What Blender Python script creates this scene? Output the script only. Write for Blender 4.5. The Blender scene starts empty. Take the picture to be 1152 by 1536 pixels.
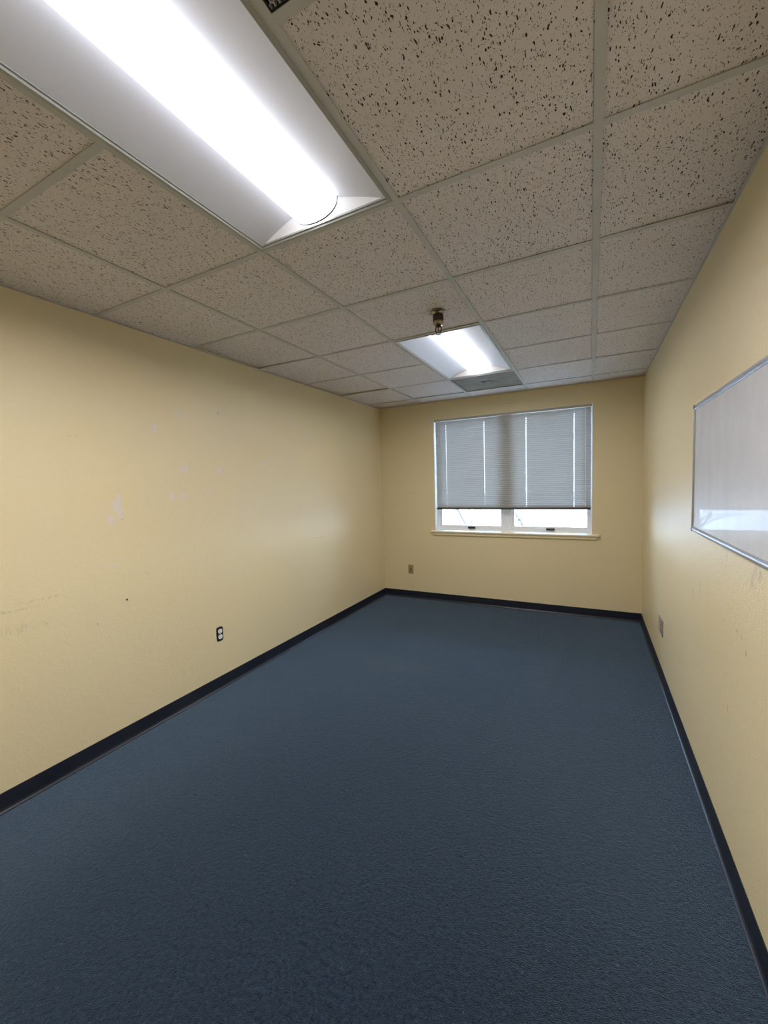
import bpy, bmesh, math, random
from mathutils import Vector, Matrix, noise
random.seed(7)
C = bpy.context.scene.collection
# ------------------------------------------------------------------ measures (metres)
XL, XR, YB, YF, H = -2.4111, 0.4575, 4.6775, -1.25, 2.42
CAMZ = 1.4597
S = 0.6096
XA = 0.0155                      # ceiling grid line nearest the right wall
Y0 = 0.7145                      # ceiling grid cross line
WX0, WX1, WZ0, WZ1 = -1.692, 0.016, 0.860, 2.216   # window opening

# ------------------------------------------------------------------ material helpers
def new_mat(name, col=(.8, .8, .8), rough=.6, metal=0.0, spec=.5):
    m = bpy.data.materials.new(name); m.use_nodes = True
    b = m.node_tree.nodes['Principled BSDF']
    b.inputs['Base Color'].default_value = (*col, 1)
    b.inputs['Roughness'].default_value = rough
    b.inputs['Metallic'].default_value = metal
    b.inputs['Specular IOR Level'].default_value = spec
    return m

class N:
    """small node-graph builder"""
    def __init__(s, m):
        s.t = m.node_tree; s.n = s.t.nodes; s.b = s.n['Principled BSDF']
        g = s.n.new('ShaderNodeNewGeometry'); s.pos = g.outputs['Position']
    def link(s, a, b): s.t.links.new(a, b)
    def put(s, sock, v):
        if hasattr(v, 'links') or isinstance(v, bpy.types.NodeSocket): s.link(v, sock)
        else: sock.default_value = v
    def math(s, op, a, b=0.0, clamp=False):
        n = s.n.new('ShaderNodeMath'); n.operation = op; n.use_clamp = clamp
        s.put(n.inputs[0], a); s.put(n.inputs[1], b); return n.outputs[0]
    def vec(s, op, a, b=(0, 0, 0)):
        n = s.n.new('ShaderNodeVectorMath'); n.operation = op
        s.put(n.inputs[0], a); s.put(n.inputs[1], b)
        return n.outputs['Value'] if op in ('LENGTH', 'DISTANCE') else n.outputs[0]
    def noise(s, vec, scale, detail=2, rough=.5, color=False):
        n = s.n.new('ShaderNodeTexNoise'); s.put(n.inputs['Vector'], vec)
        n.inputs['Scale'].default_value = scale; n.inputs['Detail'].default_value = detail
        n.inputs['Roughness'].default_value = rough
        return n.outputs['Color'] if color else n.outputs['Fac']
    def voro(s, vec, scale, rnd=1.0):
        n = s.n.new('ShaderNodeTexVoronoi'); s.put(n.inputs['Vector'], vec)
        n.inputs['Scale'].default_value = scale; n.inputs['Randomness'].default_value = rnd
        return n.outputs['Distance'], n.outputs['Color']
    def ramp(s, v, a, b, lo=0.0, hi=1.0):
        n = s.n.new('ShaderNodeMapRange'); s.put(n.inputs[0], v)
        n.inputs[1].default_value = a; n.inputs[2].default_value = b
        n.inputs[3].default_value = lo; n.inputs[4].default_value = hi
        return n.outputs[0]
    def mix(s, f, a, b):
        n = s.n.new('ShaderNodeMix'); n.data_type = 'RGBA'
        s.put(n.inputs[0], f)
        s.put(n.inputs[6], (*a, 1) if isinstance(a, tuple) and len(a) == 3 else a)
        s.put(n.inputs[7], (*b, 1) if isinstance(b, tuple) and len(b) == 3 else b)
        return n.outputs[2]
    def bump(s, h, dist, strength=1.0):
        n = s.n.new('ShaderNodeBump'); s.link(h, n.inputs['Height'])
        n.inputs['Distance'].default_value = dist; n.inputs['Strength'].default_value = strength
        s.link(n.outputs[0], s.b.inputs['Normal'])
    def color(s, c): s.link(c, s.b.inputs['Base Color'])
    def spots(s, lst, warp, soft=.25):
        """mask of irregular marks: (x,y,z, half sizes sx,sy,sz, strength)"""
        out = None
        wv = s.vec('SCALE', s.vec('SUBTRACT', warp, (.5, .5, .5)))
        wv.node.inputs['Scale'].default_value = 2.0
        for (x, y, z, sx, sy, sz, k) in lst:
            d = s.vec('SUBTRACT', s.pos, (x, y, z))
            d = s.vec('MULTIPLY', d, (1/sx, 1/sy, 1/sz))
            d = s.vec('ADD', d, wv)
            v = s.ramp(s.vec('LENGTH', d), 1.0, 1.0 - soft*2, 0.0, k)
            out = v if out is None else s.math('MAXIMUM', out, v)
        return out

PAINT = (0.72, 0.635, 0.385)
def wall_mat(name, patches=(), scuffs=()):
    m = new_mat(name, PAINT, .50, spec=.5); g = N(m)
    big = g.noise(g.pos, 1.3, 3, .6)
    c = g.mix(g.ramp(big, .35, .68), (.745, .632, .385), (.725, .626, .395))
    warp = g.noise(g.pos, 38, 3, .65, color=True)
    if patches:
        c = g.mix(g.spots(patches, warp, .18), c, (.72, .64, .60))
    if scuffs:
        streak = g.noise(g.vec('MULTIPLY', g.pos, (1, 1, .35)), 60, 4, .7)
        k = g.math('MULTIPLY', g.spots(scuffs, warp, .45), g.ramp(streak, .40, .62))
        c = g.mix(k, c, (.20, .17, .12))
    g.color(c)
    f = g.noise(g.pos, 210, 3, .6); f2 = g.noise(g.pos, 45, 2, .5)
    g.bump(g.math('ADD', f, g.math('MULTIPLY', f2, .8)), .0016, .8)
    g.link(g.ramp(big, .3, .7, .31, .41), g.b.inputs['Roughness'])
    return m

X = XL
patches_left = [(X, 1.367, 1.385, .1, .030, .070, .85), (X, 1.375, 1.335, .1, .020, .05, .8), (X, 1.322, 1.308, .1, .030, .036, .8),
    (X, 1.812, 1.599, .1, .034, .034, .75), (X, 2.095, 1.594, .1, .028, .030, .7), (X, 2.561, 1.651, .1, .034, .026, .7),
    (X, 2.884, 1.720, .1, .026, .018, .5), (X, 1.621, 1.847, .1, .028, .028, .75), (X, 1.798, 1.961, .1, .032, .032, .55),
    (X, 2.119, 2.010, .1, .030, .030, .45), (X, 2.934, 2.035, .1, .050, .042, .5), (X, 1.707, 1.425, .1, .028, .036, .7),
    (X, 1.784, 1.422, .1, .040, .030, .5), (X, 1.985, 1.438, .1, .026, .022, .6), (X, 3.153, 1.96, .1, .04, .04, .4),
    (X, 3.40, 1.93, .1, .035, .03, .35), (X, 2.78, 1.45, .1, .02, .03, .3), (X, 1.328, 1.083, .1, .03, .012, .35),
    (X, 1.30, 1.05, .1, .05, .012, .3), (X, 3.38, 1.70, .1, .02, .03, .35)]
scuffs_left = [(X, .86, .918, .1, .22, .010, .34), (X, .98, .945, .1, .12, .010, .3), (X, .82, .83, .1, .26, .03, .25),
    (X, 1.787, 1.181, .1, .006, .009, 1.0), (X, 1.215, .74, .1, .006, .012, .7), (X, 1.16, 1.76, .1, .03, .004, .7),
    (X, 1.845, 1.60, .1, .018, .006, .8), (X, 1.605, 1.84, .1, .010, .012, .6), (X, 1.385, 1.30, .1, .01, .006, .9),
    (X, 3.267, .95, .1, .09, .008, .5), (X, 2.11, 2.01, .1, .012, .02, .5), (X, 2.87, 1.73, .1, .018, .008, .6),
    (X, 1.51, .96, .1, .006, .014, .3), (X, 1.44, .60, .1, .02, .006, .3)]
X = XR
patches_right = [(X, 2.0, .95, .1, .03, .02, .4), (X, 1.8, .55, .1, .03, .03, .3), (X, 3.9, 1.30, .1, .3, .2, .15)]
scuffs_right = [(X, 1.917, 1.155, .1, .012, .03, .9), (X, 2.322, .937, .1, .016, .05, .55), (X, 2.453, .865, .1, .014, .045, .5),
    (X, 1.832, 1.007, .1, .03, .012, .35), (X, 1.786, .911, .1, .02, .006, .9), (X, 1.735, .905, .1, .014, .010, .7),
    (X, 1.686, .869, .1, .008, .022, .9), (X, 1.641, 1.113, .1, .03, .035, .55), (X, 1.60, 1.15, .1, .06, .03, .4),
    (X, 1.865, .593, .1, .010, .03, .5), (X, 1.90, .70, .1, .008, .02, .3), (X, 2.20, .95, .1, .010, .04, .4),
    (X, 2.65, 1.10, .1, .012, .012, .6), (X, 2.6, .95, .1, .012, .02, .4), (X, 1.95, .90, .1, .02, .010, .4)]
X = YB
scuffs_back = [(-2.003, X, 1.343, .09, .1, .03, .16), (-.5, X, .45, .02, .1, .01, .2)]
M = {}
M['wall_left'] = wall_mat('yellow_paint_patched', patches_left, scuffs_left)
M['wall_right'] = wall_mat('yellow_paint_scuffed', patches_right, scuffs_right)
M['wall_back'] = wall_mat('yellow_paint', (), scuffs_back)

# carpet
m = M['carpet'] = new_mat('navy_carpet', (.03, .045, .07), .95, spec=.05); g = N(m)
d, dc = g.voro(g.pos, 230)
fl = g.noise(g.pos, 300, 3, .7); md = g.noise(g.pos, 75, 3, .6); bg = g.noise(g.pos, 1.6, 4, .6)
a = g.math('ADD', g.math('MULTIPLY', fl, .55), g.math('MULTIPLY', md, .45))
c = g.mix(g.ramp(a, .36, .66), (.002, .004, .009), (.032, .055, .092))
c = g.mix(g.ramp(g.voro(g.pos, 150)[1], .90, .97, 0, .5), c, (.09, .115, .15))
c = g.mix(g.ramp(g.voro(g.vec('ADD', g.pos, (3.1, 1.7, 0)), 120)[1], .93, .97, 0, .7), c, (.006, .010, .018))
c = g.mix(g.ramp(bg, .40, .70, 0, .18), c, (.026, .036, .050))
warp = g.noise(g.pos, 7, 4, .7, color=True)
wear = g.spots([(-1.42, 2.85, 0, .55, .22, 1, .45), (-.30, 3.20, 0, .14, .40, 1, .28), (-1.10, 3.25, 0, .5, .12, 1, .25)], warp, .5)
c = g.mix(wear, c, (.040, .045, .046))
c = g.mix(g.spots([(-1.545, .70, 0, .022, .018, 1, .75)], warp, .3), c, (.006, .010, .018))
g.color(c)
g.bump(g.math('ADD', fl, md), .006, .9)
g.b.inputs['Sheen Weight'].default_value = .48
g.b.inputs['Sheen Roughness'].default_value = .28
g.b.inputs['Sheen Tint'].default_value = (.55, .78, 1.0, 1)

# ceiling tile: fissured mineral fibre
m = M['tile'] = new_mat('fissured_mineral_tile', (.62, .56, .50), .95, spec=.15); g = N(m)
w = g.vec('SCALE', g.vec('SUBTRACT', g.noise(g.pos, 55, 2, .6, color=True), (.5, .5, .5))); w.node.inputs['Scale'].default_value = .012
p1 = g.vec('ADD', g.vec('MULTIPLY', g.pos, (1, .42, 0)), w)
d1, c1 = g.voro(p1, 165)
sx = g.n.new('ShaderNodeSeparateColor'); g.link(c1, sx.inputs[0])
rad = g.ramp(sx.outputs[0], .33, 1.0, .0, .36)
big = g.ramp(g.math('SUBTRACT', d1, rad), .035, -.02)
p2 = g.vec('ADD', g.vec('MULTIPLY', g.vec('ADD', g.pos, (5.3, 2.2, 0)), (1, .5, 0)), w)
d2, c2 = g.voro(p2, 300)
sy = g.n.new('ShaderNodeSeparateColor'); g.link(c2, sy.inputs[0])
sm = g.ramp(g.math('SUBTRACT', d2, g.ramp(sy.outputs[0], .20, 1, .0, .31)), .05, -.03, 0, .85)
hole = g.math('MAXIMUM', big, sm)
tone = g.noise(g.pos, 2.2, 3, .6)
base = g.mix(g.ramp(tone, .35, .65), (.80, .745, .72), (.76, .72, .70))
g.color(g.mix(hole, base, (.045, .038, .032)))
g.bump(g.math('SUBTRACT', g.math('MULTIPLY', g.noise(g.pos, 350, 2, .6), .15), hole), .004, .8)

M['tee'] = new_mat('painted_steel_tee', (.43, .44, .40), .7, spec=.2)
g = N(M['tee']); g.color(g.mix(g.ramp(g.noise(g.pos, 9, 3), .35, .65), (.56, .565, .54), (.61, .61, .585)))
M['shadow_reveal'] = new_mat('dark_plenum', (.05, .05, .05), .9)
M['plenum'] = new_mat('plenum_deck', (.10, .10, .10), .9)
M['base'] = new_mat('navy_vinyl_base', (.012, .015, .026), .38, spec=.5)
g = N(M['base']); g.color(g.mix(g.ramp(g.noise(g.pos, 6, 3), .3, .7), (.010, .013, .024), (.017, .021, .033)))
M['reflector'] = new_mat('white_enamel_reflector', (.78, .79, .85), .38, spec=.4)
M['end_plate'] = new_mat('white_enamel_end_plate_lit', (.95, .95, .96), .35, spec=.4)  # colour lifted above the wing enamel, standing in for lamp light on the plates
M['rim'] = new_mat('grey_enamel_rim', (.40, .41, .38), .35, spec=.5)
M['lens_trim'] = new_mat('grey_plastic_trim', (.35, .35, .36), .4)
M['white_frame'] = new_mat('white_vinyl_frame', (.80, .82, .86), .35)
M['jamb'] = new_mat('white_painted_jamb', (.84, .85, .86), .4)
M['sill'] = new_mat('cream_painted_sill', (.78, .72, .55), .35)
M['apron'] = new_mat('cream_painted_apron', (.76, .66, .40), .4)
M['latch'] = new_mat('black_plastic_latch', (.008, .008, .012), .35)
M['headrail'] = new_mat('beige_headrail', (.47, .44, .36), .45)
M['bottom_rail'] = new_mat('dark_bottom_rail', (.045, .042, .038), .45)
M['cord'] = new_mat('white_cord', (.75, .74, .70), .7)
M['wand'] = new_mat('clear_wand', (.75, .77, .75), .15); M['wand'].node_tree.nodes['Principled BSDF'].inputs['Transmission Weight'].default_value = .5
M['alu'] = new_mat('brushed_aluminium', (.42, .43, .46), .38, metal=.8)
g = N(M['alu']); g.link(g.ramp(g.noise(g.vec('MULTIPLY', g.pos, (1, 60, 60)), 8, 2), .3, .7, .3, .48), g.b.inputs['Roughness'])
M['black_plastic'] = new_mat('black_plastic', (.01, .01, .012), .4)
M['brass'] = new_mat('dull_nickel_brass', (.34, .30, .22), .30, metal=1)
M['dark_metal'] = new_mat('dark_bronze', (.06, .045, .03), .4, metal=.7)
M['red_bulb'] = new_mat('red_glass_bulb', (.25, .05, .03), .2)
M['tan_plate'] = new_mat('tan_plastic_plate', (.34, .255, .135), .4)
M['tan_dark'] = new_mat('dark_tan_plastic', (.20, .14, .065), .45)
M['beige_plate'] = new_mat('beige_plastic_plate', (.40, .32, .22), .4)
M['steel_plate'] = new_mat('steel_plate', (.42, .39, .37), .35, metal=.6)
M['white_plastic'] = new_mat('white_plastic', (.80, .80, .80), .3)
M['slot'] = new_mat('dark_slot', (.02, .02, .02), .6)
M['box_black'] = new_mat('black_outlet_box', (.008, .008, .010), .7)
M['plaster'] = new_mat('broken_plaster_edge', (.70, .66, .55), .9)
M['door'] = new_mat('stained_wood_door', (.30, .16, .07), .4)
g = N(M['door']); g.color(g.mix(g.ramp(g.noise(g.vec('MULTIPLY', g.pos, (18, 1, 1)), 4, 4), .3, .7), (.24, .12, .05), (.38, .21, .10)))
M['door_frame'] = new_mat('bronze_door_frame', (.12, .10, .08), .4)
M['grille'] = new_mat('grey_honeycomb', (.42, .42, .42), .5)
m = M['diffuser_face'] = new_mat('grey_perforated_face', (.30, .30, .28), .7, spec=.2); g = N(m)
hx, hc = g.voro(g.vec('MULTIPLY', g.pos, (1, 1, 0)), 210, .0)
dirt = g.noise(g.pos, 6.5, 4, .65)
c = g.mix(g.ramp(dirt, .42, .70), (.29, .255, .18), (.19, .165, .115))
vw = g.noise(g.pos, 22, 3, .6, color=True)
c = g.mix(g.spots([(-.93, 4.03, H, .05, .05, .3, .9), (-.83, 4.06, H, .035, .04, .3, .9), (-.76, 4.03, H, .05, .03, .3, .7), (-1.02, 4.06, H, .06, .03, .3, .45), (-.90, 4.12, H, .16, .05, .3, .35)], vw, .45), c, (.05, .045, .035))
g.color(g.mix(g.ramp(hx, .34, .26), c, (.05, .05, .05)))
m = M['board'] = new_mat('white_melamine_board', (.45, .46, .48), .40, spec=.15); g = N(m)
wb = g.noise(g.vec('MULTIPLY', g.pos, (1, 1.2, 3.0)), 3.2, 3, .55)
wc = g.noise(g.vec('MULTIPLY', g.pos, (1, 1.0, .8)), 26, 3, .6)
g.bump(g.math('ADD', wb, g.math('MULTIPLY', wc, .03)), .006, .30)
g.b.inputs['Coat Weight'].default_value = .14
g.b.inputs['Coat Roughness'].default_value = .015
g.b.inputs['Coat IOR'].default_value = 1.22
g.b.inputs['Coat Weight'].default_value = .20
sme = g.noise(g.vec('MULTIPLY', g.pos, (1, 2, 1)), 5, 4, .6)
g.color(g.mix(g.ramp(sme, .35, .7), (.60, .61, .62), (.54, .55, .575)))

def emit_mat(name, col, s):
    m = bpy.data.materials.new(name); m.use_nodes = True; n = m.node_tree.nodes
    b = n['Principled BSDF']; b.inputs['Base Color'].default_value = (.9, .9, .9, 1)
    b.inputs['Emission Color'].default_value = (*col, 1); b.inputs['Emission Strength'].default_value = s
    return m
M['lens'] = emit_mat('lit_acrylic_diffuser', (.90, .92, 1.0), 4.2)

# slats: thin painted aluminium / vinyl that lets a little light through
m = M['slat'] = bpy.data.materials.new('grey_vinyl_slat'); m.use_nodes = True
t = m.node_tree; b = t.nodes['Principled BSDF']; o = t.nodes['Material Output']
b.inputs['Base Color'].default_value = (.43, .425, .405, 1); b.inputs['Roughness'].default_value = .42
tr = t.nodes.new('ShaderNodeBsdfTranslucent'); tr.inputs[0].default_value = (.80, .72, .62, 1)
mx = t.nodes.new('ShaderNodeMixShader'); mx.inputs[0].default_value = .015
t.links.new(b.outputs[0], mx.inputs[1]); t.links.new(tr.outputs[0], mx.inputs[2]); t.links.new(mx.outputs[0], o.inputs[0])
# window glass
m = M['glass'] = bpy.data.materials.new('window_glass'); m.use_nodes = True
t = m.node_tree; o = t.nodes['Material Output']; t.nodes.remove(t.nodes['Principled BSDF'])
tp = t.nodes.new('ShaderNodeBsdfTransparent'); tp.inputs[0].default_value = (.95, .98, .98, 1)
gl = t.nodes.new('ShaderNodeBsdfGlossy'); gl.inputs['Roughness'].default_value = .0
fr = t.nodes.new('ShaderNodeFresnel'); fr.inputs[0].default_value = 1.45
mx = t.nodes.new('ShaderNodeMixShader')
t.links.new(fr.outputs[0], mx.inputs[0]); t.links.new(tp.outputs[0], mx.inputs[1]); t.links.new(gl.outputs[0], mx.inputs[2]); t.links.new(mx.outputs[0], o.inputs[0])
# outdoors
M['ground'] = new_mat('dry_lawn', (.42, .41, .36), .9)
g = N(M['ground']); g.color(g.mix(g.ramp(g.noise(g.pos, .35, 5, .6), .35, .65), (.52, .53, .50), (.66, .65, .62)))
M['bark'] = new_mat('grey_bark', (.075, .065, .06), .9)
g = N(M['bark']); g.color(g.mix(g.ramp(g.noise(g.vec('MULTIPLY', g.pos, (1, 1, .2)), 12, 4), .3, .7), (.010, .009, .008), (.024, .021, .019)))

# ------------------------------------------------------------------ mesh helpers
class MB:
    def __init__(s): s.bm = bmesh.new()
    def box(s, x0, x1, y0, y1, z0, z1, bevel=0):
        v = [s.bm.verts.new((x, y, z)) for x in (x0, x1) for y in (y0, y1) for z in (z0, z1)]
        fs = [s.bm.faces.new([v[i] for i in q]) for q in ((0, 1, 3, 2), (4, 6, 7, 5), (0, 4, 5, 1), (2, 3, 7, 6), (0, 2, 6, 4), (1, 5, 7, 3))]
        if bevel:
            es = list({e for f in fs for e in f.edges})
            bmesh.ops.bevel(s.bm, geom=es, offset=bevel, segments=2, affect='EDGES', profile=.5)
        return s
    def grid(s, rows, close=False, loop=False):
        vs = [[s.bm.verts.new(p) for p in r] for r in rows]
        n = len(vs[0])
        R = list(zip(vs, vs[1:])) + ([(vs[-1], vs[0])] if loop else [])
        for a, b in R:
            for i in range(n if close else n-1):
                j = (i+1) % n
                s.bm.faces.new((a[i], a[j], b[j], b[i]))
        return vs
    def poly(s, pts): s.bm.faces.new([s.bm.verts.new(p) for p in pts]); return s
    def prism(s, prof, axis, a, b):
        """prof: closed 2-D outline; extruded along axis from a to b"""
        def P(u, v, w):
            return {'x': (w, u, v), 'y': (u, w, v), 'z': (u, v, w)}[axis]
        A = [s.bm.verts.new(P(u, v, a)) for u, v in prof]; B = [s.bm.verts.new(P(u, v, b)) for u, v in prof]
        n = len(prof)
        for i in range(n):
            j = (i+1) % n; s.bm.faces.new((A[i], A[j], B[j], B[i]))
        s.bm.faces.new(A); s.bm.faces.new(B[::-1]); return s
    def lathe(s, prof, cx, cy, cz, seg=28, cap=True):
        rings = [[(cx + r*math.cos(2*math.pi*k/seg), cy + r*math.sin(2*math.pi*k/seg), cz + z) for k in range(seg)] for r, z in prof]
        vs = s.grid(rings, close=True)
        if cap:
            s.bm.faces.new(vs[0]); s.bm.faces.new(vs[-1][::-1])
        return s
    def tube(s, pts, rad, seg=8):
        rings = []
        for i, p in enumerate(pts):
            p = Vector(p)
            d = (Vector(pts[min(i+1, len(pts)-1)]) - Vector(pts[max(i-1, 0)])).normalized()
            u = d.orthogonal().normalized() if i == 0 else (u - d*u.dot(d)).normalized()
            w = d.cross(u); r = rad[i] if isinstance(rad, (list, tuple)) else rad
            rings.append([tuple(p + u*math.cos(2*math.pi*k/seg)*r + w*math.sin(2*math.pi*k/seg)*r) for k in range(seg)])
        vs = s.grid(rings, close=True)
        s.bm.faces.new(vs[0]); s.bm.faces.new(vs[-1][::-1]); return s
    def build(s, name, mat, parent=None, smooth=False):
        bmesh.ops.recalc_face_normals(s.bm, faces=s.bm.faces)
        me = bpy.data.meshes.new(name); s.bm.to_mesh(me); s.bm.free()
        me.materials.append(mat)
        if smooth:
            for p in me.polygons: p.use_smooth = True
            me.set_sharp_from_angle(angle=math.radians(smooth if smooth is not True else 40))
        o = bpy.data.objects.new(name, me); C.objects.link(o)
        if parent is not None:
            o.parent = parent; o.matrix_parent_inverse = Matrix.Translation(parent.location).inverted()
        return o

def tag(o, label=None, cat=None, group=None, kind=None):
    if label: o['label'] = label
    if cat: o['category'] = cat
    if group: o['group'] = group
    if kind: o['kind'] = kind
    return o
def thing(name, loc, label, cat, group=None):
    o = bpy.data.objects.new(name, None); o.empty_display_size = .1; C.objects.link(o); o.location = loc
    return tag(o, label, cat, group)
def struct(o, label=None): o['kind'] = 'structure'; return o
def copy_tree(o, parent=None):
    c = o.copy(); C.objects.link(c)
    if parent is not None: c.parent = parent
    for ch in list(o.children): copy_tree(ch, c)
    return c

# ------------------------------------------------------------------ room shell
TOP = 2.78
struct(MB().box(XL-.12, XR+.12, YF-.12, YB+.14, -.10, 0).build('floor', M['carpet']))
struct(MB().box(XL-.12, XL, YF, YB+.14, 0, TOP).build('wall_left', M['wall_left']))
struct(MB().box(XR, XR+.12, YF, YB+.14, 0, TOP).build('wall_right', M['wall_right']))
wb = MB()
T = .14
wb.box(XL, WX0, YB, YB+T, 0, TOP); wb.box(WX1, XR, YB, YB+T, 0, TOP)
wb.box(WX0, WX1, YB, YB+T, 0, WZ0-.01); wb.box(WX0, WX1, YB, YB+T, WZ1, TOP)
struct(wb.build('wall_back', M['wall_back']))
DX0, DX1, DZ = -.62, .30, 2.05
wf = MB()
wf.box(XL-.12, DX0, YF-.12, YF, 0, TOP); wf.box(DX1, XR+.12, YF-.12, YF, 0, TOP); wf.box(DX0, DX1, YF-.12, YF, DZ, TOP)
struct(wf.build('wall_front', M['wall_back']))
dr = struct(MB().box(DX0+.03, DX1-.03, YF-.09, YF-.045, 0, DZ-.03).build('door_1', M['door']))
df = MB(); df.box(DX0, DX0+.03, YF-.12, YF+.012, 0, DZ); df.box(DX1-.03, DX1, YF-.12, YF+.012, 0, DZ); df.box(DX0+.03, DX1-.03, YF-.12, YF+.012, DZ-.03, DZ)
df.build('door_frame', M['door_frame'], dr)
kh = MB(); kh.tube([(DX0+.10, YF-.045, 1.0), (DX0+.10, YF-.002, 1.0)], .010, 12); kh.tube([(DX0+.10, YF-.004, 1.0), (DX0+.21, YF-.004, 1.0)], .009, 12)
kh.build('door_handle', M['alu'], dr, True)

# cove base: vertical face and a small curved toe
def cove(u0, sgn):
    """outline (u away from wall, z) of the vinyl base"""
    pr = [(0, 0), (0, .0928), (.0022, .0928), (.0030, .091), (.0032, .024), (.0040, .016), (.0065, .009), (.0105, .0045), (.0145, .0022), (.0150, 0)]
    return [(u0 + sgn*u, z) for u, z in pr]
struct(MB().prism(cove(XL, 1), 'y', YF, YB).build('baseboard_left', M['base']))
struct(MB().prism(cove(XR, -1), 'y', YF, YB).build('baseboard_right', M['base']))
struct(MB().prism(cove(YB, -1), 'x', XL, XR).build('baseboard_back', M['base']))
bf = MB().prism(cove(YF, 1), 'x', XL, DX0); bf.prism(cove(YF, 1), 'x', DX1, XR)
struct(bf.build('baseboard_front', M['base']))

# ------------------------------------------------------------------ suspended ceiling
ceil = struct(MB().box(XL-.12, XR+.12, YF-.12, YB+.14, TOP, TOP+.1).build('ceiling', M['plenum']))
xl = [XA + S*i for i in range(0, -4, -1)]            # A, B, C, D
ks = range(-3, 7); yl = [Y0 + S*k for k in ks]
TW, TT = .0242, .0016
def tee_x(x, y0, y1, m):  m.box(x-TW/2, x+TW/2, y0, y1, H, H+TT); m.box(x-.001, x+.001, y0, y1, H+TT, H+.03)
main = MB()
for x in xl: tee_x(x, YF, YB, main)
main.build('main_tee', M['tee'], ceil)
cross = MB()
xe = sorted([XL] + xl + [XR])
for k, y in zip(ks, yl):
    if y < YF: continue
    for a, b in zip(xe, xe[1:]):
        if abs(a-xl[2]) < .01 and k in (0, 4): continue      # inside the two light fixtures
        if abs(a-XL) < .02 and b-a < .05: continue
        a1 = a + (TW/2 if a != XL else 0); b1 = b - (TW/2 if b != XR else 0)
        if b1 - a1 < .02: continue
        cross.box(a1, b1, y-TW/2, y+TW/2, H+.0002, H+TT); cross.box(a1, b1, y-.001, y+.001, H+TT, H+.03)
cross.build('cross_tee', M['tee'], ceil)
wa = MB()
for (x0, x1, y0, y1) in ((XL, XL+.012, YF, YB), (XR-.010, XR, YF, YB), (XL+.012, XR-.010, YB-.010, YB), (XL+.012, XR-.010, YF, YF+.012)):
    wa.box(x0, x1, y0, y1, H-.0005, H+.001)
wa.build('wall_angle', M['tee'], ceil)
ybs = [YF] + [y for y in yl if y > YF+.02] + [YB]
FIX = [(-1.2037, -.5941, yl[ks.index(-1)], yl[ks.index(1)]), (-1.2037, -.5941, yl[ks.index(3)], yl[ks.index(5)])]
GR = (xl[1], XA, yl[ks.index(-1)], yl[ks.index(0)])
VT = (xl[2], xl[1], yl[ks.index(5)], yl[ks.index(6)])
def inside(cx, cy, r): return r[0] < cx < r[1] and r[2] < cy < r[3]
rt = random.Random(3)
for a, b in zip(xe, xe[1:]):
    if b-a < .05: continue
    for c, d in zip(ybs, ybs[1:]):
        cx, cy = (a+b)/2, (c+d)/2
        if any(inside(cx, cy, r) for r in FIX + [GR, VT]): continue
        if d-c < .04: continue
        q = .004
        x0, x1, y0, y1 = a+q, b-q, c+q, d-q
        z = H + TT + .0018
        # a few tiles do not lie quite flat on the grid
        dz = [rt.random()*.0012 for _ in range(4)]
        if rt.random() < .30:
            e = rt.choice([(0, 1), (1, 2), (2, 3), (3, 0)]); up = .003 + .006*rt.random()
            for i in e: dz[i] += up
        bm = MB(); th = .016
        lo = [(x0, y0, z+dz[0]), (x1, y0, z+dz[1]), (x1, y1, z+dz[2]), (x0, y1, z+dz[3])]
        L = [bm.bm.verts.new(p) for p in lo]; U = [bm.bm.verts.new((p[0], p[1], p[2]+th)) for p in lo]
        bm.bm.faces.new(L); bm.bm.faces.new(U[::-1])
        for i in range(4):
            j = (i+1) % 4; bm.bm.faces.new((L[i], L[j], U[j], U[i]))
        bm.build('ceiling_tile', M['tile'], ceil)

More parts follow.
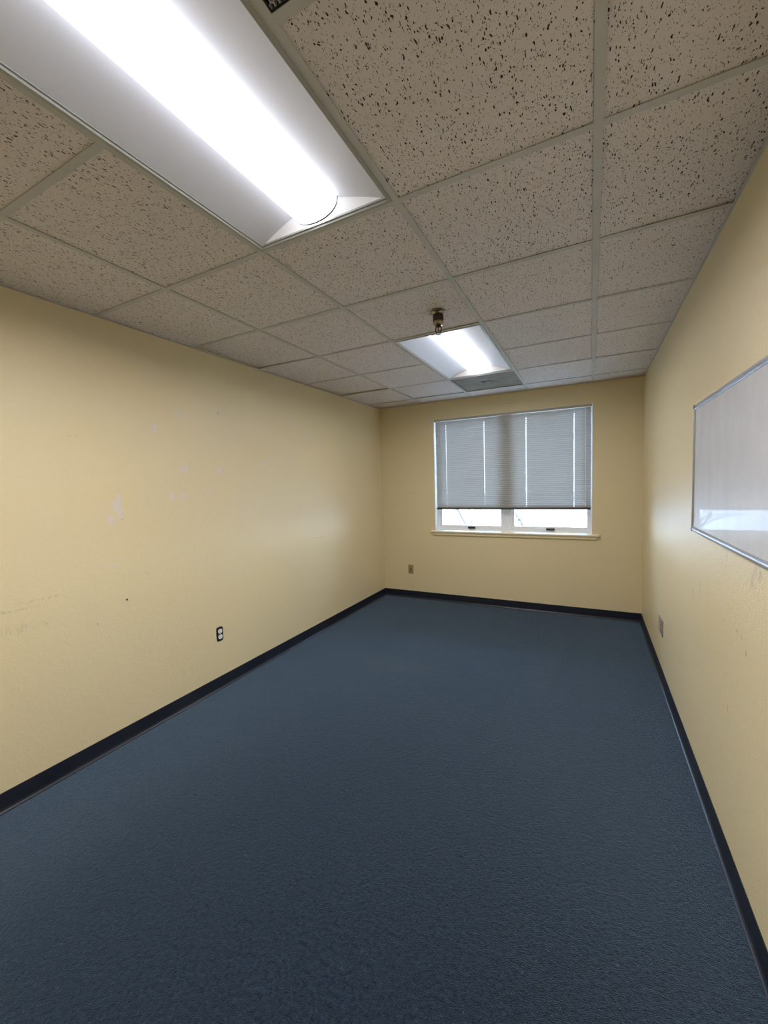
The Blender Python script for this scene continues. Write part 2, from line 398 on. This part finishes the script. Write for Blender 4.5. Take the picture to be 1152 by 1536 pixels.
# ------------------------------------------------------------------ troffer lights
LAMP_W = [43.0, 18.5]
def make_light(r, label, watts):
    x0, x1, y0, y1 = r
    cx, cy = (x0+x1)/2, (y0+y1)/2
    g0 = TW/2 - .001
    X0, X1, Y0_, Y1 = x0+g0, x1-g0, y0+g0, y1-g0      # opening between tees
    root = thing('ceiling_light', (cx, cy, H), label, 'light')
    # rim: stepped flange around the opening + the steel box above
    rim = MB(); w = .011
    for (a, b, c, d) in ((X0, X0+w, Y0_, Y1), (X1-w, X1, Y0_, Y1), (X0+w, X1-w, Y0_, Y0_+w), (X0+w, X1-w, Y1-w, Y1)):
        rim.box(a, b, c, d, H-.0035, H+.012)
    w2 = w+.006
    for (a, b, c, d) in ((X0+w, X0+w2, Y0_+w, Y1-w), (X1-w2, X1-w, Y0_+w, Y1-w), (X0+w2, X1-w2, Y0_+w, Y0_+w2), (X0+w2, X1-w2, Y1-w2, Y1-w)):
        rim.box(a, b, c, d, H+.004, H+.010)
    rim.build('rim', M['rim'], root)
    hs = MB(); z1 = H+.115
    hs.box(X0, X1, Y0_, Y1, z1, z1+.002)
    for (a, b, c, d) in ((X0, X0+.002, Y0_, Y1), (X1-.002, X1, Y0_, Y1), (X0, X1, Y0_, Y0_+.002), (X0, X1, Y1-.002, Y1)):
        hs.box(a, b, c, d, H+.012, z1)
    hs.build('housing', M['rim'], root)
    # curved reflector wings
    IX0, IX1, IY0, IY1 = X0+w, X1-w, Y0_+w, Y1-w
    LH = .093                                          # half width of the lens
    def wing(s):                                       # s 0 at rim .. 1 at lens; height of the wing
        return H + .004 + .058*(.75*s + .25*math.sin(s*math.pi/2))
    NS = 14
    for sg in (-1, 1):
        e = IX0 if sg < 0 else IX1; inner = cx + sg*LH
        rows = []
        for i in range(NS+1):
            s = i/NS; x = e + (inner-e)*s; z = wing(s)
            rows.append([(x, IY0+.0, z), (x, IY1-.0, z)])
        mb = MB(); mb.grid(rows); mb.build('reflector_wing', M['reflector'], root, 60)
    # end plates: lean inward from the rim up to the top of the wings
    for ye, sg in ((IY0, 1), (IY1, -1)):
        lean = .020
        pr = []
        for i in range(NS+1):
            s = i/NS; pr.append((IX0 + (cx-LH-IX0)*s, wing(s)))
        pr += [(cx-LH, H+.075), (cx+LH, H+.075)]
        for i in range(NS, -1, -1):
            s = i/NS; pr.append((IX1 + (cx+LH-IX1)*s, wing(s)))
        def Yof(z): return ye + sg*(.001 + lean*(z-H)/.08)
        mb = MB(); n = len(pr)
        base_ = [mb.bm.verts.new((x, ye + sg*.001, H+.004)) for x, z in pr]
        topv = [mb.bm.verts.new((x, Yof(z), z)) for x, z in pr]
        for i in range(n-1): mb.bm.faces.new((base_[i], base_[i+1], topv[i+1], topv[i]))
        mb.build('end_plate', M['end_plate'], root)
    # lens: long half-round acrylic basket with rounded ends
    def lens_ring(y, k=1.0, dz=0.0):
        ring = []
        for i in range(25):
            a = math.pi*i/24
            ring.append((cx - LH*k*math.cos(a), y, H + .061 - dz - (.058*k)*math.sin(a)**.8))
        return ring
    ya, yb = IY0+.022, IY1-.022
    rows = [lens_ring(ya+.001, .90), lens_ring(ya+.004, .97), lens_ring(ya+.012)] + [lens_ring(ya+.012+(yb-ya-.024)*i/10) for i in range(1, 11)] + [lens_ring(yb-.004, .97), lens_ring(yb-.001, .90)]
    mb = MB(); vs = mb.grid(rows)
    mb.bm.faces.new(vs[0]); mb.bm.faces.new(vs[-1][::-1])
    mb.build('diffuser', M['lens'], root, 50)
    for yy, sg in ((ya, -1), (yb, 1)):
        mb = MB(); A = []
        for y, k in ((yy-.004*sg, 1.012), (yy-.004*sg, 1.035), (yy+.003*sg, 1.035), (yy+.003*sg, 1.012)):
            A.append(lens_ring(y, k))
        mb.grid(A, loop=True); mb.build('diffuser_end_ring', M['lens_trim'], root, 50)
    # downward output of the LED array, at the face of the lens
    la = bpy.data.lights.new('led_array', 'AREA'); la.shape = 'RECTANGLE'; la.size = .11; la.size_y = (yb-ya)-.06
    la.energy = watts; la.color = (1.0, .965, .965); la.spread = math.radians(172)
    lo = bpy.data.objects.new('led_array', la); C.objects.link(lo); lo.location = (cx, cy, H+.0025)
    lo.parent = root; lo.matrix_parent_inverse = Matrix.Translation(root.location).inverted()
    return root
L1 = make_light(FIX[0], 'large white lit troffer light nearest the viewer, beside the honeycomb grille', LAMP_W[0])
L2 = make_light(FIX[1], 'farther lit troffer light, behind the sprinkler head and beside the grey vent', LAMP_W[1])

# small wire clip at the corner of the near light
cl = MB(); cxx, cyy = -1.126, FIX[0][3]-.002
cl.tube([(cxx, cyy, H-.001), (cxx, cyy, H-.006), (cxx+.004, cyy+.004, H-.009), (cxx+.010, cyy+.003, H-.007)], .0016, 8)
cl.build('wire_clip', M['white_plastic'], L1, True)

# honeycomb return grille (first line of the photo's top edge)
gv = thing('air_grille', ((GR[0]+GR[1])/2, (GR[2]+GR[3])/2, H), 'dark honeycomb air return grille beside the near light', 'grille')
q = TW/2+.0005
fx0, fx1, fy0, fy1 = GR[0]+q, GR[1]-q, GR[2]+q, GR[3]-q
hexm = bpy.data.meshes.new('honeycomb'); V = []; F = []
pitch = .0115; rI = pitch/math.sqrt(3)*.78; rO = pitch/math.sqrt(3)*1.0
rowh = pitch*math.sqrt(3)/2; j = 0; y = fy1-.008
while y > fy0+.008:
    x = fx0 + .009 + (pitch/2 if j % 2 else 0)
    while x < fx1-.008:
        b0 = len(V)
        for r, z in ((rO, H+.0025), (rI, H+.0025), (rI, H+.012)):
            for k in range(6):
                an = math.pi/6 + k*math.pi/3; V.append((x+r*math.cos(an), y+r*math.sin(an), z))
        for k in range(6):
            k2 = (k+1) % 6
            F.append((b0+k, b0+k2, b0+6+k2, b0+6+k)); F.append((b0+6+k, b0+6+k2, b0+12+k2, b0+12+k))
        x += pitch
    y -= rowh; j += 1
hexm.from_pydata(V, [], F); hexm.materials.append(M['grille'])
ho = bpy.data.objects.new('honeycomb', hexm); C.objects.link(ho); ho.parent = gv; ho.matrix_parent_inverse = Matrix.Translation(gv.location).inverted()
fr_ = MB()
for (a, b, c, d) in ((fx0, fx0+.004, fy0, fy1), (fx1-.004, fx1, fy0, fy1), (fx0+.004, fx1-.004, fy0, fy0+.004), (fx0+.004, fx1-.004, fy1-.004, fy1)):
    fr_.box(a, b, c, d, H+.002, H+.02)
fr_.build('grille_frame', M['black_plastic'], gv)
bx = MB(); bx.box(fx0, fx1, fy0, fy1, H+.15, H+.152)
for (a, b, c, d) in ((fx0, fx0+.002, fy0, fy1), (fx1-.002, fx1, fy0, fy1), (fx0, fx1, fy0, fy0+.002), (fx0, fx1, fy1-.002, fy1)): bx.box(a, b, c, d, H+.02, H+.15)
bx.build('duct_box', M['black_plastic'], gv)

# perforated supply diffuser by the window
vt = thing('air_vent', ((VT[0]+VT[1])/2, (VT[2]+VT[3])/2, H), 'grey stained perforated air vent between far light and window', 'vent')
q = TW/2+.0005
a0, a1, b0, b1 = VT[0]+q, VT[1]-q, VT[2]+q, VT[3]-q
f = MB()
for (a, b, c, d) in ((a0, a0+.02, b0, b1), (a1-.02, a1, b0, b1), (a0+.02, a1-.02, b0, b0+.02), (a0+.02, a1-.02, b1-.02, b1)):
    f.box(a, b, c, d, H-.001, H+.010)
f.build('vent_frame', M['diffuser_face'], vt)
f = MB(); f.box(a0+.02, a1-.02, b0+.02, b1-.02, H+.004, H+.006); f.build('perforated_face', M['diffuser_face'], vt)
f = MB(); f.lathe([(.02, -.004), (.045, -.0035), (.05, -.001), (.05, .0045)], (a0+a1)/2, (b0+b1)/2-.02, H); f.build('damper_cap', M['diffuser_face'], vt, True)
f = MB(); f.box(a0, a1, b0, b1, H+.10, H+.102)
for (a, b, c, d) in ((a0, a0+.002, b0, b1), (a1-.002, a1, b0, b1), (a0, a1, b0, b0+.002), (a0, a1, b1-.002, b1)): f.box(a, b, c, d, H+.01, H+.10)
f.build('duct_box', M['plenum'], vt)

# ------------------------------------------------------------------ sprinkler
SX, SY = -.771, 2.25
sp = thing('sprinkler_head', (SX, SY, H), 'brass pendent fire sprinkler head on the ceiling in front of far light', 'sprinkler')
MB().lathe([(.010, .002), (.0430, .002), (.0445, -.001), (.0440, -.004), (.0400, -.0065), (.0350, -.0105), (.0335, -.0150), (.0310, -.0170)], SX, SY, H, 40).build('escutcheon', M['brass'], sp, True)
MB().lathe([(.0295, -.014), (.0305, -.018), (.0305, -.050), (.0290, -.053)], SX, SY, H, 40).build('cup', M['dark_metal'], sp, True)
MB().lathe([(.0285, -.052), (.0300, -.054), (.0295, -.060), (.0265, -.068), (.0215, -.074), (.0150, -.076)], SX, SY, H, 40).build('retainer_ring', M['brass'], sp, True)
f = MB().lathe([(.010, -.060), (.0150, -.074), (.0145, -.082), (.0105, -.084)], SX, SY, H, 6); f.build('body', M['dark_metal'], sp)
for sg in (-1, 1):
    pts = [(SX+sg*.0125, SY, H-.080), (SX+sg*.0165, SY, H-.090), (SX+sg*.0165, SY, H-.102), (SX+sg*.0110, SY, H-.113), (SX+sg*.003, SY, H-.119)]
    MB().tube(pts, .0032, 8).build('frame_arm', M['dark_metal'], sp, True)
MB().tube([(SX, SY, H-.083), (SX, SY, H-.113)], .0028, 10).build('glass_bulb', M['red_bulb'], sp, True)
f = MB().lathe([(.0045, -.112), (.0050, -.121), (.0030, -.1225)], SX, SY, H, 16)
for k in range(12):
    an = 2*math.pi*k/12; dx, dy = math.cos(an), math.sin(an); px, py = -dy, dx
    w1, w2, r0, r1 = .0022, .0036, .004, .0160
    z0, z1 = H-.1225, H-.1236
    P = [(SX+dx*r0+px*w1, SY+dy*r0+py*w1), (SX+dx*r0-px*w1, SY+dy*r0-py*w1), (SX+dx*r1-px*w2, SY+dy*r1-py*w2), (SX+dx*r1+px*w2, SY+dy*r1+py*w2)]
    f.prism([(u, v) for u, v in P], 'z', z0, z1)
f.build('deflector', M['brass'], sp)

# ------------------------------------------------------------------ window
win = bpy.data.objects.new('window_1', None); C.objects.link(win); win.location = ((WX0+WX1)/2, YB, WZ0); struct(win)
FY = YB + .085                                            # room-side face of the frame
ZS = .886                                                 # back edge height of the stool / frame foot
j_ = MB(); jt = .004
j_.box(WX0, WX0+jt, YB+.001, FY, ZS-.02, WZ1); j_.box(WX1-jt, WX1, YB+.001, FY, ZS-.02, WZ1); j_.box(WX0+jt, WX1-jt, YB+.001, FY, WZ1-jt, WZ1)
j_.build('jamb_lining', M['jamb'], win)
fm = MB(); xi0, xi1 = WX0+.0, WX1-.0; MXC = -.849
fm.box(xi0, xi0+.030, FY, FY+.06, ZS-.03, WZ1, .002); fm.box(xi1-.022, xi1, FY, FY+.06, ZS-.03, WZ1, .002)
fm.box(xi0+.030, xi1-.022, FY, FY+.06, WZ1-.035, WZ1, .002); fm.box(xi0+.030, xi1-.022, FY, FY+.06, ZS-.03, ZS+.012, .002)
fm.box(MXC-.050, MXC+.050, FY-.004, FY+.06, ZS+.012, WZ1-.035, .003)
fm.build('window_frame', M['white_frame'], win)
for i, (a, b) in enumerate(((xi0+.030, MXC-.050), (MXC+.050, xi1-.022))):
    z0, z1 = ZS+.012, WZ1-.035; w = .026
    s_ = MB()
    s_.box(a, a+w, FY+.010, FY+.05, z0, z1, .002); s_.box(b-w, b, FY+.010, FY+.05, z0, z1, .002)
    s_.box(a+w, b-w, FY+.010, FY+.05, z0, z0+.038, .002); s_.box(a+w, b-w, FY+.010, FY+.05, z1-w, z1, .002)
    so = s_.build('sash', M['white_frame'], win)
    g_ = MB().box(a+w-.004, b-w+.004, FY+.028, FY+.0282, z0+.034, z1-w+.004); go = g_.build('pane', M['glass'], so)
    lx = (-1.267, -.392)[i]
    l_ = MB(); l_.box(lx-.042, lx+.042, FY-.012, FY+.012, z0+.000, z0+.022, .003); l_.box(lx-.022, lx+.030, FY-.020, FY-.010, z0+.004, z0+.016, .003)
    l_.build('latch', M['latch'], so)
st = MB()
nose = [(FY+.002, ZS), (YB-.020, .874), (YB-.0265, .872), (YB-.030, .866), (YB-.030, .858), (YB-.0265, .852), (YB-.018, .850), (YB-.001, .850), (YB+.001, .860), (FY+.002, .862)]
x0, x1 = WX0-.048, WX1+.066
# stool: the horned front runs past the opening, the rest sits inside it
st.prism([(YB-.0005, .8785), (YB-.020, .874), (YB-.0265, .872), (YB-.030, .866), (YB-.030, .858), (YB-.0265, .852), (YB-.018, .850), (YB-.0005, .850)], 'x', x0, x1)
st.prism([(FY, ZS), (YB-.0005, .8785), (YB-.0005, .853), (FY, .853)], 'x', WX0+.0005, WX1-.0005)
st.build('window_sill', M['sill'], win, 35)
ap = MB().prism([(YB-.0005, .850), (YB-.016, .850), (YB-.016, .826), (YB-.012, .818), (YB-.0005, .816)], 'x', x0+.022, x1-.022)
ap.build('sill_apron', M['apron'], win)

# blind
BX0, BX1 = WX0+.020, WX1-.014
BY = YB + .022
bl = thing('window_blind', ((BX0+BX1)/2, BY, 2.2), 'closed grey mini blind lowered over most of the window', 'blind')
hr = MB(); hx0, hx1 = WX0+.006, WX1-.006
hr.box(hx0, hx1, BY-.016, BY+.014, 2.186, 2.211, .0015)
hr.build('headrail', M['headrail'], bl)
zt, zb, NSL = 2.172, 1.166, 47
sp_ = (zt-zb)/(NSL-1)
cords = [-1.545, -1.09, -.632, -.155]
sl = MB(); tilt = math.radians(-65); W = .0255
def slat_pt(x, u, zc, sag):
    # u -.5..+.5 across the slat, slight crown
    cu = .0044*(1-(2*u)**2)
    yy = BY + u*W*math.cos(tilt) - cu*math.sin(tilt)
    zz = zc + u*W*math.sin(tilt) + cu*math.cos(tilt) + sag
    return (x, yy, zz)
hh = .0015
for i in range(NSL):
    zc = zt - sp_*i; jx = random.uniform(-.0015, .0015); dt = random.uniform(-.0006, .0006)
    xs = [BX0+jx]
    for c in cords: xs += [c-hh, c+hh]
    xs.append(BX1+jx)
    us = [-.5, -.08, 0, .08, .5]
    cols = [[sl.bm.verts.new(slat_pt(x, u, zc, dt)) for u in us] for x in xs]
    for a in range(len(xs)-1):
        hole = a % 2 == 1
        for b_ in range(4):
            if hole and b_ in (1, 2): continue
            sl.bm.faces.new((cols[a][b_], cols[a][b_+1], cols[a+1][b_+1], cols[a+1][b_]))
sl.build('slats', M['slat'], bl, 60)
br = MB().box(BX0, BX1, BY-.013, BY+.013, 1.131, 1.155, .003); br.build('bottom_rail', M['bottom_rail'], bl)
for c in cords:
    cd = MB()
    cd.tube([(c+.004, BY-.0075, 2.186), (c+.004, BY-.0075, 1.150)], .0006, 5)
    cd.build('ladder_cord', M['cord'], bl)
wd = MB().tube([(-1.607, BY-.020, 2.190), (-1.606, BY-.022, 2.12), (-1.604, BY-.020, 1.30)], .0038, 6); wd.build('tilt_wand', M['wand'], bl)
lc = MB().tube([(-.047, BY-.018, 2.188), (-.047, BY-.019, 1.20)], .0013, 6); lc.lathe([(.002, .0), (.005, -.004), (.006, -.03), (.004, -.034)], -.047, BY-.019, 1.20, 12)
lc.build('lift_cord', M['cord'], bl)

# ------------------------------------------------------------------ whiteboard
wy1, wy0, wz0, wz1 = 2.452, .62, 1.186, 1.792
fd = .016                                                # how far the frame stands off the wall
bd = thing('whiteboard', (XR, (wy0+wy1)/2, wz0), 'glossy whiteboard in aluminium frame on the wall, reflecting the window', 'whiteboard')
MB().box(XR-.009, XR-.001, wy0+.006, wy1-.006, wz0+.006, wz1-.006).build('board', M['board'], bd)
def rail(prof, axis, a, b, name='frame_rail'):
    return MB().prism(prof, axis, a, b).build(name, M['alu'], bd, 30)
def rail_prof(z, s):   # rounded section lying against the wall; (x, z)
    w = .021
    return [(XR-.001, z), (XR-fd+.004, z), (XR-fd+.001, z+s*.003), (XR-fd, z+s*.008), (XR-fd+.001, z+s*.015), (XR-fd+.005, z+s*w), (XR-.009, z+s*w), (XR-.001, z+s*.012)]
rail(rail_prof(wz1, -1), 'y', wy0+.012, wy1-.012)
rail(rail_prof(wz0, 1), 'y', wy0+.012, wy1-.012)
def side_prof(y, s):   # (x, y)
    w = .016
    return [(XR-.001, y), (XR-fd+.004, y), (XR-fd+.001, y+s*.003), (XR-fd, y+s*.008), (XR-fd+.005, y+s*w), (XR-.009, y+s*w), (XR-.001, y+s*.010)]
rail(side_prof(wy1, -1), 'z', wz0+.012, wz1-.012)
rail(side_prof(wy0, 1), 'z', wz0+.012, wz1-.012)
for yy, s in ((wy1, -1), (wy0, 1)):
    for zz, t_ in ((wz0, 1), (wz1, -1)):
        c_ = MB(); ya, yb = sorted((yy-s*.0008, yy+s*.013)); za, zb_ = sorted((zz-t_*.0008, zz+t_*.016))
        c_.box(XR-fd-.0012, XR-.001, ya, yb, za, zb_, .003); c_.build('corner_cap', M['black_plastic'], bd)

# ------------------------------------------------------------------ electrical fittings
def oval(cy, cz, ry, rz, n=28, flat=.80):
    pts = []
    for k in range(n):
        a = 2*math.pi*k/n; v = max(-flat, min(flat, math.sin(a)))
        pts.append((cy + ry*math.cos(a), cz + rz*v/flat))
    return pts
# bare duplex receptacle in an open box, left wall
oy, oz = 2.013, .404
ou = thing('electrical_outlet', (XL, oy, oz-.06), 'uncovered white duplex outlet in a black opening in the wall', 'outlet')
rg = random.Random(5); pr = []
for k in range(40):
    t_ = 2*math.pi*k/40; c_, s_ = math.cos(t_), math.sin(t_)
    rr = (abs(c_)**5 + abs(s_)**5)**(-1/5) if True else 1
    pr.append((oy + .0300*rr*c_*(1+rg.uniform(-.05, .05)), oz + .0540*rr*s_*(1+rg.uniform(-.06, .06))))
MB().prism(pr, 'x', XL-.001, XL+.0012).build('box_opening', M['box_black'], ou)
for dz in (-.0205, .0205):
    ro = MB().prism(oval(oy+.002, oz+dz, .0165, .0150), 'x', XL+.0012, XL+.0065).build('receptacle', M['white_plastic'], ou, 30)
    f = MB(); f.box(XL+.0064, XL+.0069, oy-.0055, oy-.0037, oz+dz-.001, oz+dz+.0075); f.box(XL+.0064, XL+.0069, oy+.0077, oy+.0095, oz+dz-.001, oz+dz+.0065)
    f.prism(oval(oy+.002, oz+dz-.0075, .0024, .0024, 12, 1.0), 'x', XL+.0064, XL+.0069); f.build('slot', M['slot'], ro)
MB().box(XL+.0006, XL+.0016, oy-.005, oy+.009, oz-.050, oz+.050).build('mounting_strap', M['dark_metal'], ou)
f = MB().lathe([(.0030, 0), (.0030, .0012)], 0, 0, 0, 12); so = f.build('screw', M['alu'], ou)
for v in so.data.vertices: x_, y_, z_ = v.co; v.co = (XL+.0028+z_, oy+.002+x_, oz+y_)

def plate(name, axis, wall, u, z, label, mat, dark, kind, w=.070, h=.114, group=None):
    """cover plate on a wall; axis 'y' = back wall (faces -y), 'x' = right wall (faces -x)"""
    def P(uu, d, zz): return (uu, wall-d, zz) if axis == 'y' else (wall-d, uu, zz)
    def bx(mb, u0, u1, d0, d1, z0, z1, bev=0):
        a, b = P(u0, d0, z0), P(u1, d1, z1)
        lo = [min(a[i], b[i]) for i in range(3)]; hi = [max(a[i], b[i]) for i in range(3)]
        mb.box(lo[0], hi[0], lo[1], hi[1], lo[2], hi[2], bev)
    r = thing(name, P(u, 0, z-h/2), label, 'outlet' if kind == 'duplex' else 'wall plate', group)
    p = MB(); bx(p, u-w/2, u+w/2, .0003, .006, z-h/2, z+h/2, .002); p.build('cover_plate', mat, r)
    if kind == 'duplex':
        for dz in (-.0195, .0195):
            q_ = MB(); pr = oval(u, z+dz, .0165, .0140)
            a, b = (wall-.0075, wall-.0058)
            q_.prism(pr, 'y' if axis == 'y' else 'x', a, b); ro = q_.build('receptacle', dark, r, 30)
            q_ = MB()
            for du in (-.0075, .0060): bx(q_, u+du, u+du+.0018, .0074, .0079, z+dz-.002, z+dz+.007)
            q_.build('slot', M['slot'], ro)
    elif kind == 'jack':
        q_ = MB(); bx(q_, u-.009, u+.009, .0058, .0085, z-.030, z+.020, .001); q_.build('jack', dark, r)
        q_ = MB(); bx(q_, u-.005, u+.005, .0084, .0089, z-.020, z-.008); q_.build('jack_port', M['slot'], r)
    else:
        pass
    for zz in ((z,) if kind == 'duplex' else (z-.042, z+.042)):
        q_ = MB(); bx(q_, u-.003, u+.003, .0058, .0068, zz-.003, zz+.003, .0009); q_.build('screw', M['alu'], r)
    return r
plate('wall_plate', 'y', YB, -2.034, .371, 'small brown jack plate low on the window wall near the corner', M['tan_plate'], M['tan_dark'], 'jack')
plate('wall_plate', 'x', XR, 3.482, .382, 'tan blank plate low on the wall, nearer the window of a pair', M['beige_plate'], M['tan_dark'], 'blank', w=.074)
plate('electrical_outlet', 'x', XR, 3.372, .385, 'pinkish grey outlet plate under the whiteboard, farther from the window of a pair', M['steel_plate'], M['beige_plate'], 'duplex', w=.074)

# lone screw left in the left wall
sc = MB().lathe([(.0008, -.012), (.0016, 0), (.0016, .006), (.0045, .007), (.0045, .009)], 0, 0, 0, 12)
so = sc.build('screw', M['dark_metal'], None)
for v in so.data.vertices: x_, y_, z_ = v.co; v.co = (XL+z_, 1.375+x_, .835+y_)
tag(so, 'small dark screw left sticking out of the bare yellow wall below the patches', 'screw')

# ------------------------------------------------------------------ outdoors
GZ = -3.4
struct(MB().box(-60, 60, YB+.6, 160, GZ-.2, GZ).build('ground', M['ground']))
def tree(x, y, h, seed, label):
    r = random.Random(seed); mb = MB()
    def branch(p, d, L, rad, depth):
        pts = [p]; rr = [rad]; n = 4; q = Vector(p); dd = Vector(d)
        for i in range(n):
            dd = (dd + Vector((r.uniform(-.16, .16), r.uniform(-.16, .16), r.uniform(-.05, .14)))).normalized()
            q = q + dd*L/n; pts.append(tuple(q)); rr.append(rad*(1-.55*(i+1)/n))
        mb.tube(pts, rr, 6 if depth > 1 else 4)
        if depth == 0: return
        k = r.randint(3, 4) if depth > 1 else r.randint(3, 5)
        for i in range(k):
            f_ = .35 + .65*(i+.6)/k; idx = min(n, int(f_*n)); a = r.uniform(0, 2*math.pi); sp = r.uniform(.45, .95)
            u = dd.orthogonal().normalized(); w = dd.cross(u)
            nd = (dd + (u*math.cos(a) + w*math.sin(a))*sp + Vector((0, 0, .12))).normalized()
            branch(pts[idx], nd, L*r.uniform(.55, .75), rr[idx]*.62, depth-1)
    branch((x, y, GZ), (0, 0, 1), h*.34, h*.015, 4)
    return tag(mb.build('bare_tree', M['bark']), label, 'tree')
tree(-3.25, 14.0, 9.6, 11, 'bare tree outside, seen under the blind through the pane farther from the whiteboard')
tree(-2.1, 17.5, 8.6, 23, 'bare tree outside, seen under the blind through the pane nearer the whiteboard')

# sky
w = bpy.data.worlds.new('sky'); bpy.context.scene.world = w; w.use_nodes = True
nt = w.node_tree; bgn = nt.nodes['Background']
tc = nt.nodes.new('ShaderNodeTexCoord'); sep = nt.nodes.new('ShaderNodeSeparateXYZ'); nt.links.new(tc.outputs['Generated'], sep.inputs[0])
mr = nt.nodes.new('ShaderNodeMapRange'); nt.links.new(sep.outputs[2], mr.inputs[0]); mr.inputs[1].default_value = -.05; mr.inputs[2].default_value = .7
mxn = nt.nodes.new('ShaderNodeMix'); mxn.data_type = 'RGBA'; nt.links.new(mr.outputs[0], mxn.inputs[0])
mxn.inputs[6].default_value = (.72, .85, 1.0, 1); mxn.inputs[7].default_value = (.30, .54, 1.0, 1)
nt.links.new(mxn.outputs[2], bgn.inputs[0]); bgn.inputs[1].default_value = 31.0
sun = bpy.data.lights.new('sun', 'SUN'); sun.energy = 40; sun.angle = .01; sun.color = (1, .98, .95)
suno = bpy.data.objects.new('sun', sun); C.objects.link(suno); suno.rotation_euler = (math.radians(38), 0, math.radians(12))
po = bpy.data.lights.new('window_portal', 'AREA'); po.shape = 'RECTANGLE'; po.size = WX1-WX0; po.size_y = WZ1-WZ0+.05
po.cycles.is_portal = True
pob = bpy.data.objects.new('window_portal', po); C.objects.link(pob); pob.location = ((WX0+WX1)/2, YB+.16, (WZ0+WZ1)/2); pob.rotation_euler = (math.radians(-90), 0, 0)

# ------------------------------------------------------------------ camera
f = 606.38; yw, pt, rl = .4734, -.0687, .0305
Rz = Matrix.Rotation(yw, 3, 'Z'); Rx = Matrix.Rotation(pt, 3, 'X')
Ry = Matrix(((math.cos(rl), 0, math.sin(rl)), (0, 1, 0), (-math.sin(rl), 0, math.cos(rl))))
Mr = Rz @ Rx @ Ry
right, fwd, up = Mr.col[0], Mr.col[1], Mr.col[2]
R3 = Matrix((right, up, -fwd)).transposed()
cd = bpy.data.cameras.new('camera'); cam = bpy.data.objects.new('camera', cd); C.objects.link(cam)
cam.matrix_world = Matrix.Translation((0, 0, CAMZ)) @ R3.to_4x4()
cd.sensor_fit = 'VERTICAL'; cd.sensor_height = 36; cd.sensor_width = 27; cd.lens = 36*f/1536
cd.clip_start = .02; cd.clip_end = 400
sc = bpy.context.scene; sc.camera = cam
sc.view_settings.view_transform = 'Standard'; sc.view_settings.look = 'None'; sc.view_settings.gamma = 1; sc.view_settings.use_curve_mapping = False
sc.view_settings.exposure = 0.0
sc.cycles.max_bounces = 14; sc.cycles.diffuse_bounces = 8; sc.cycles.transparent_max_bounces = 12
sc.cycles.sample_clamp_indirect = 6
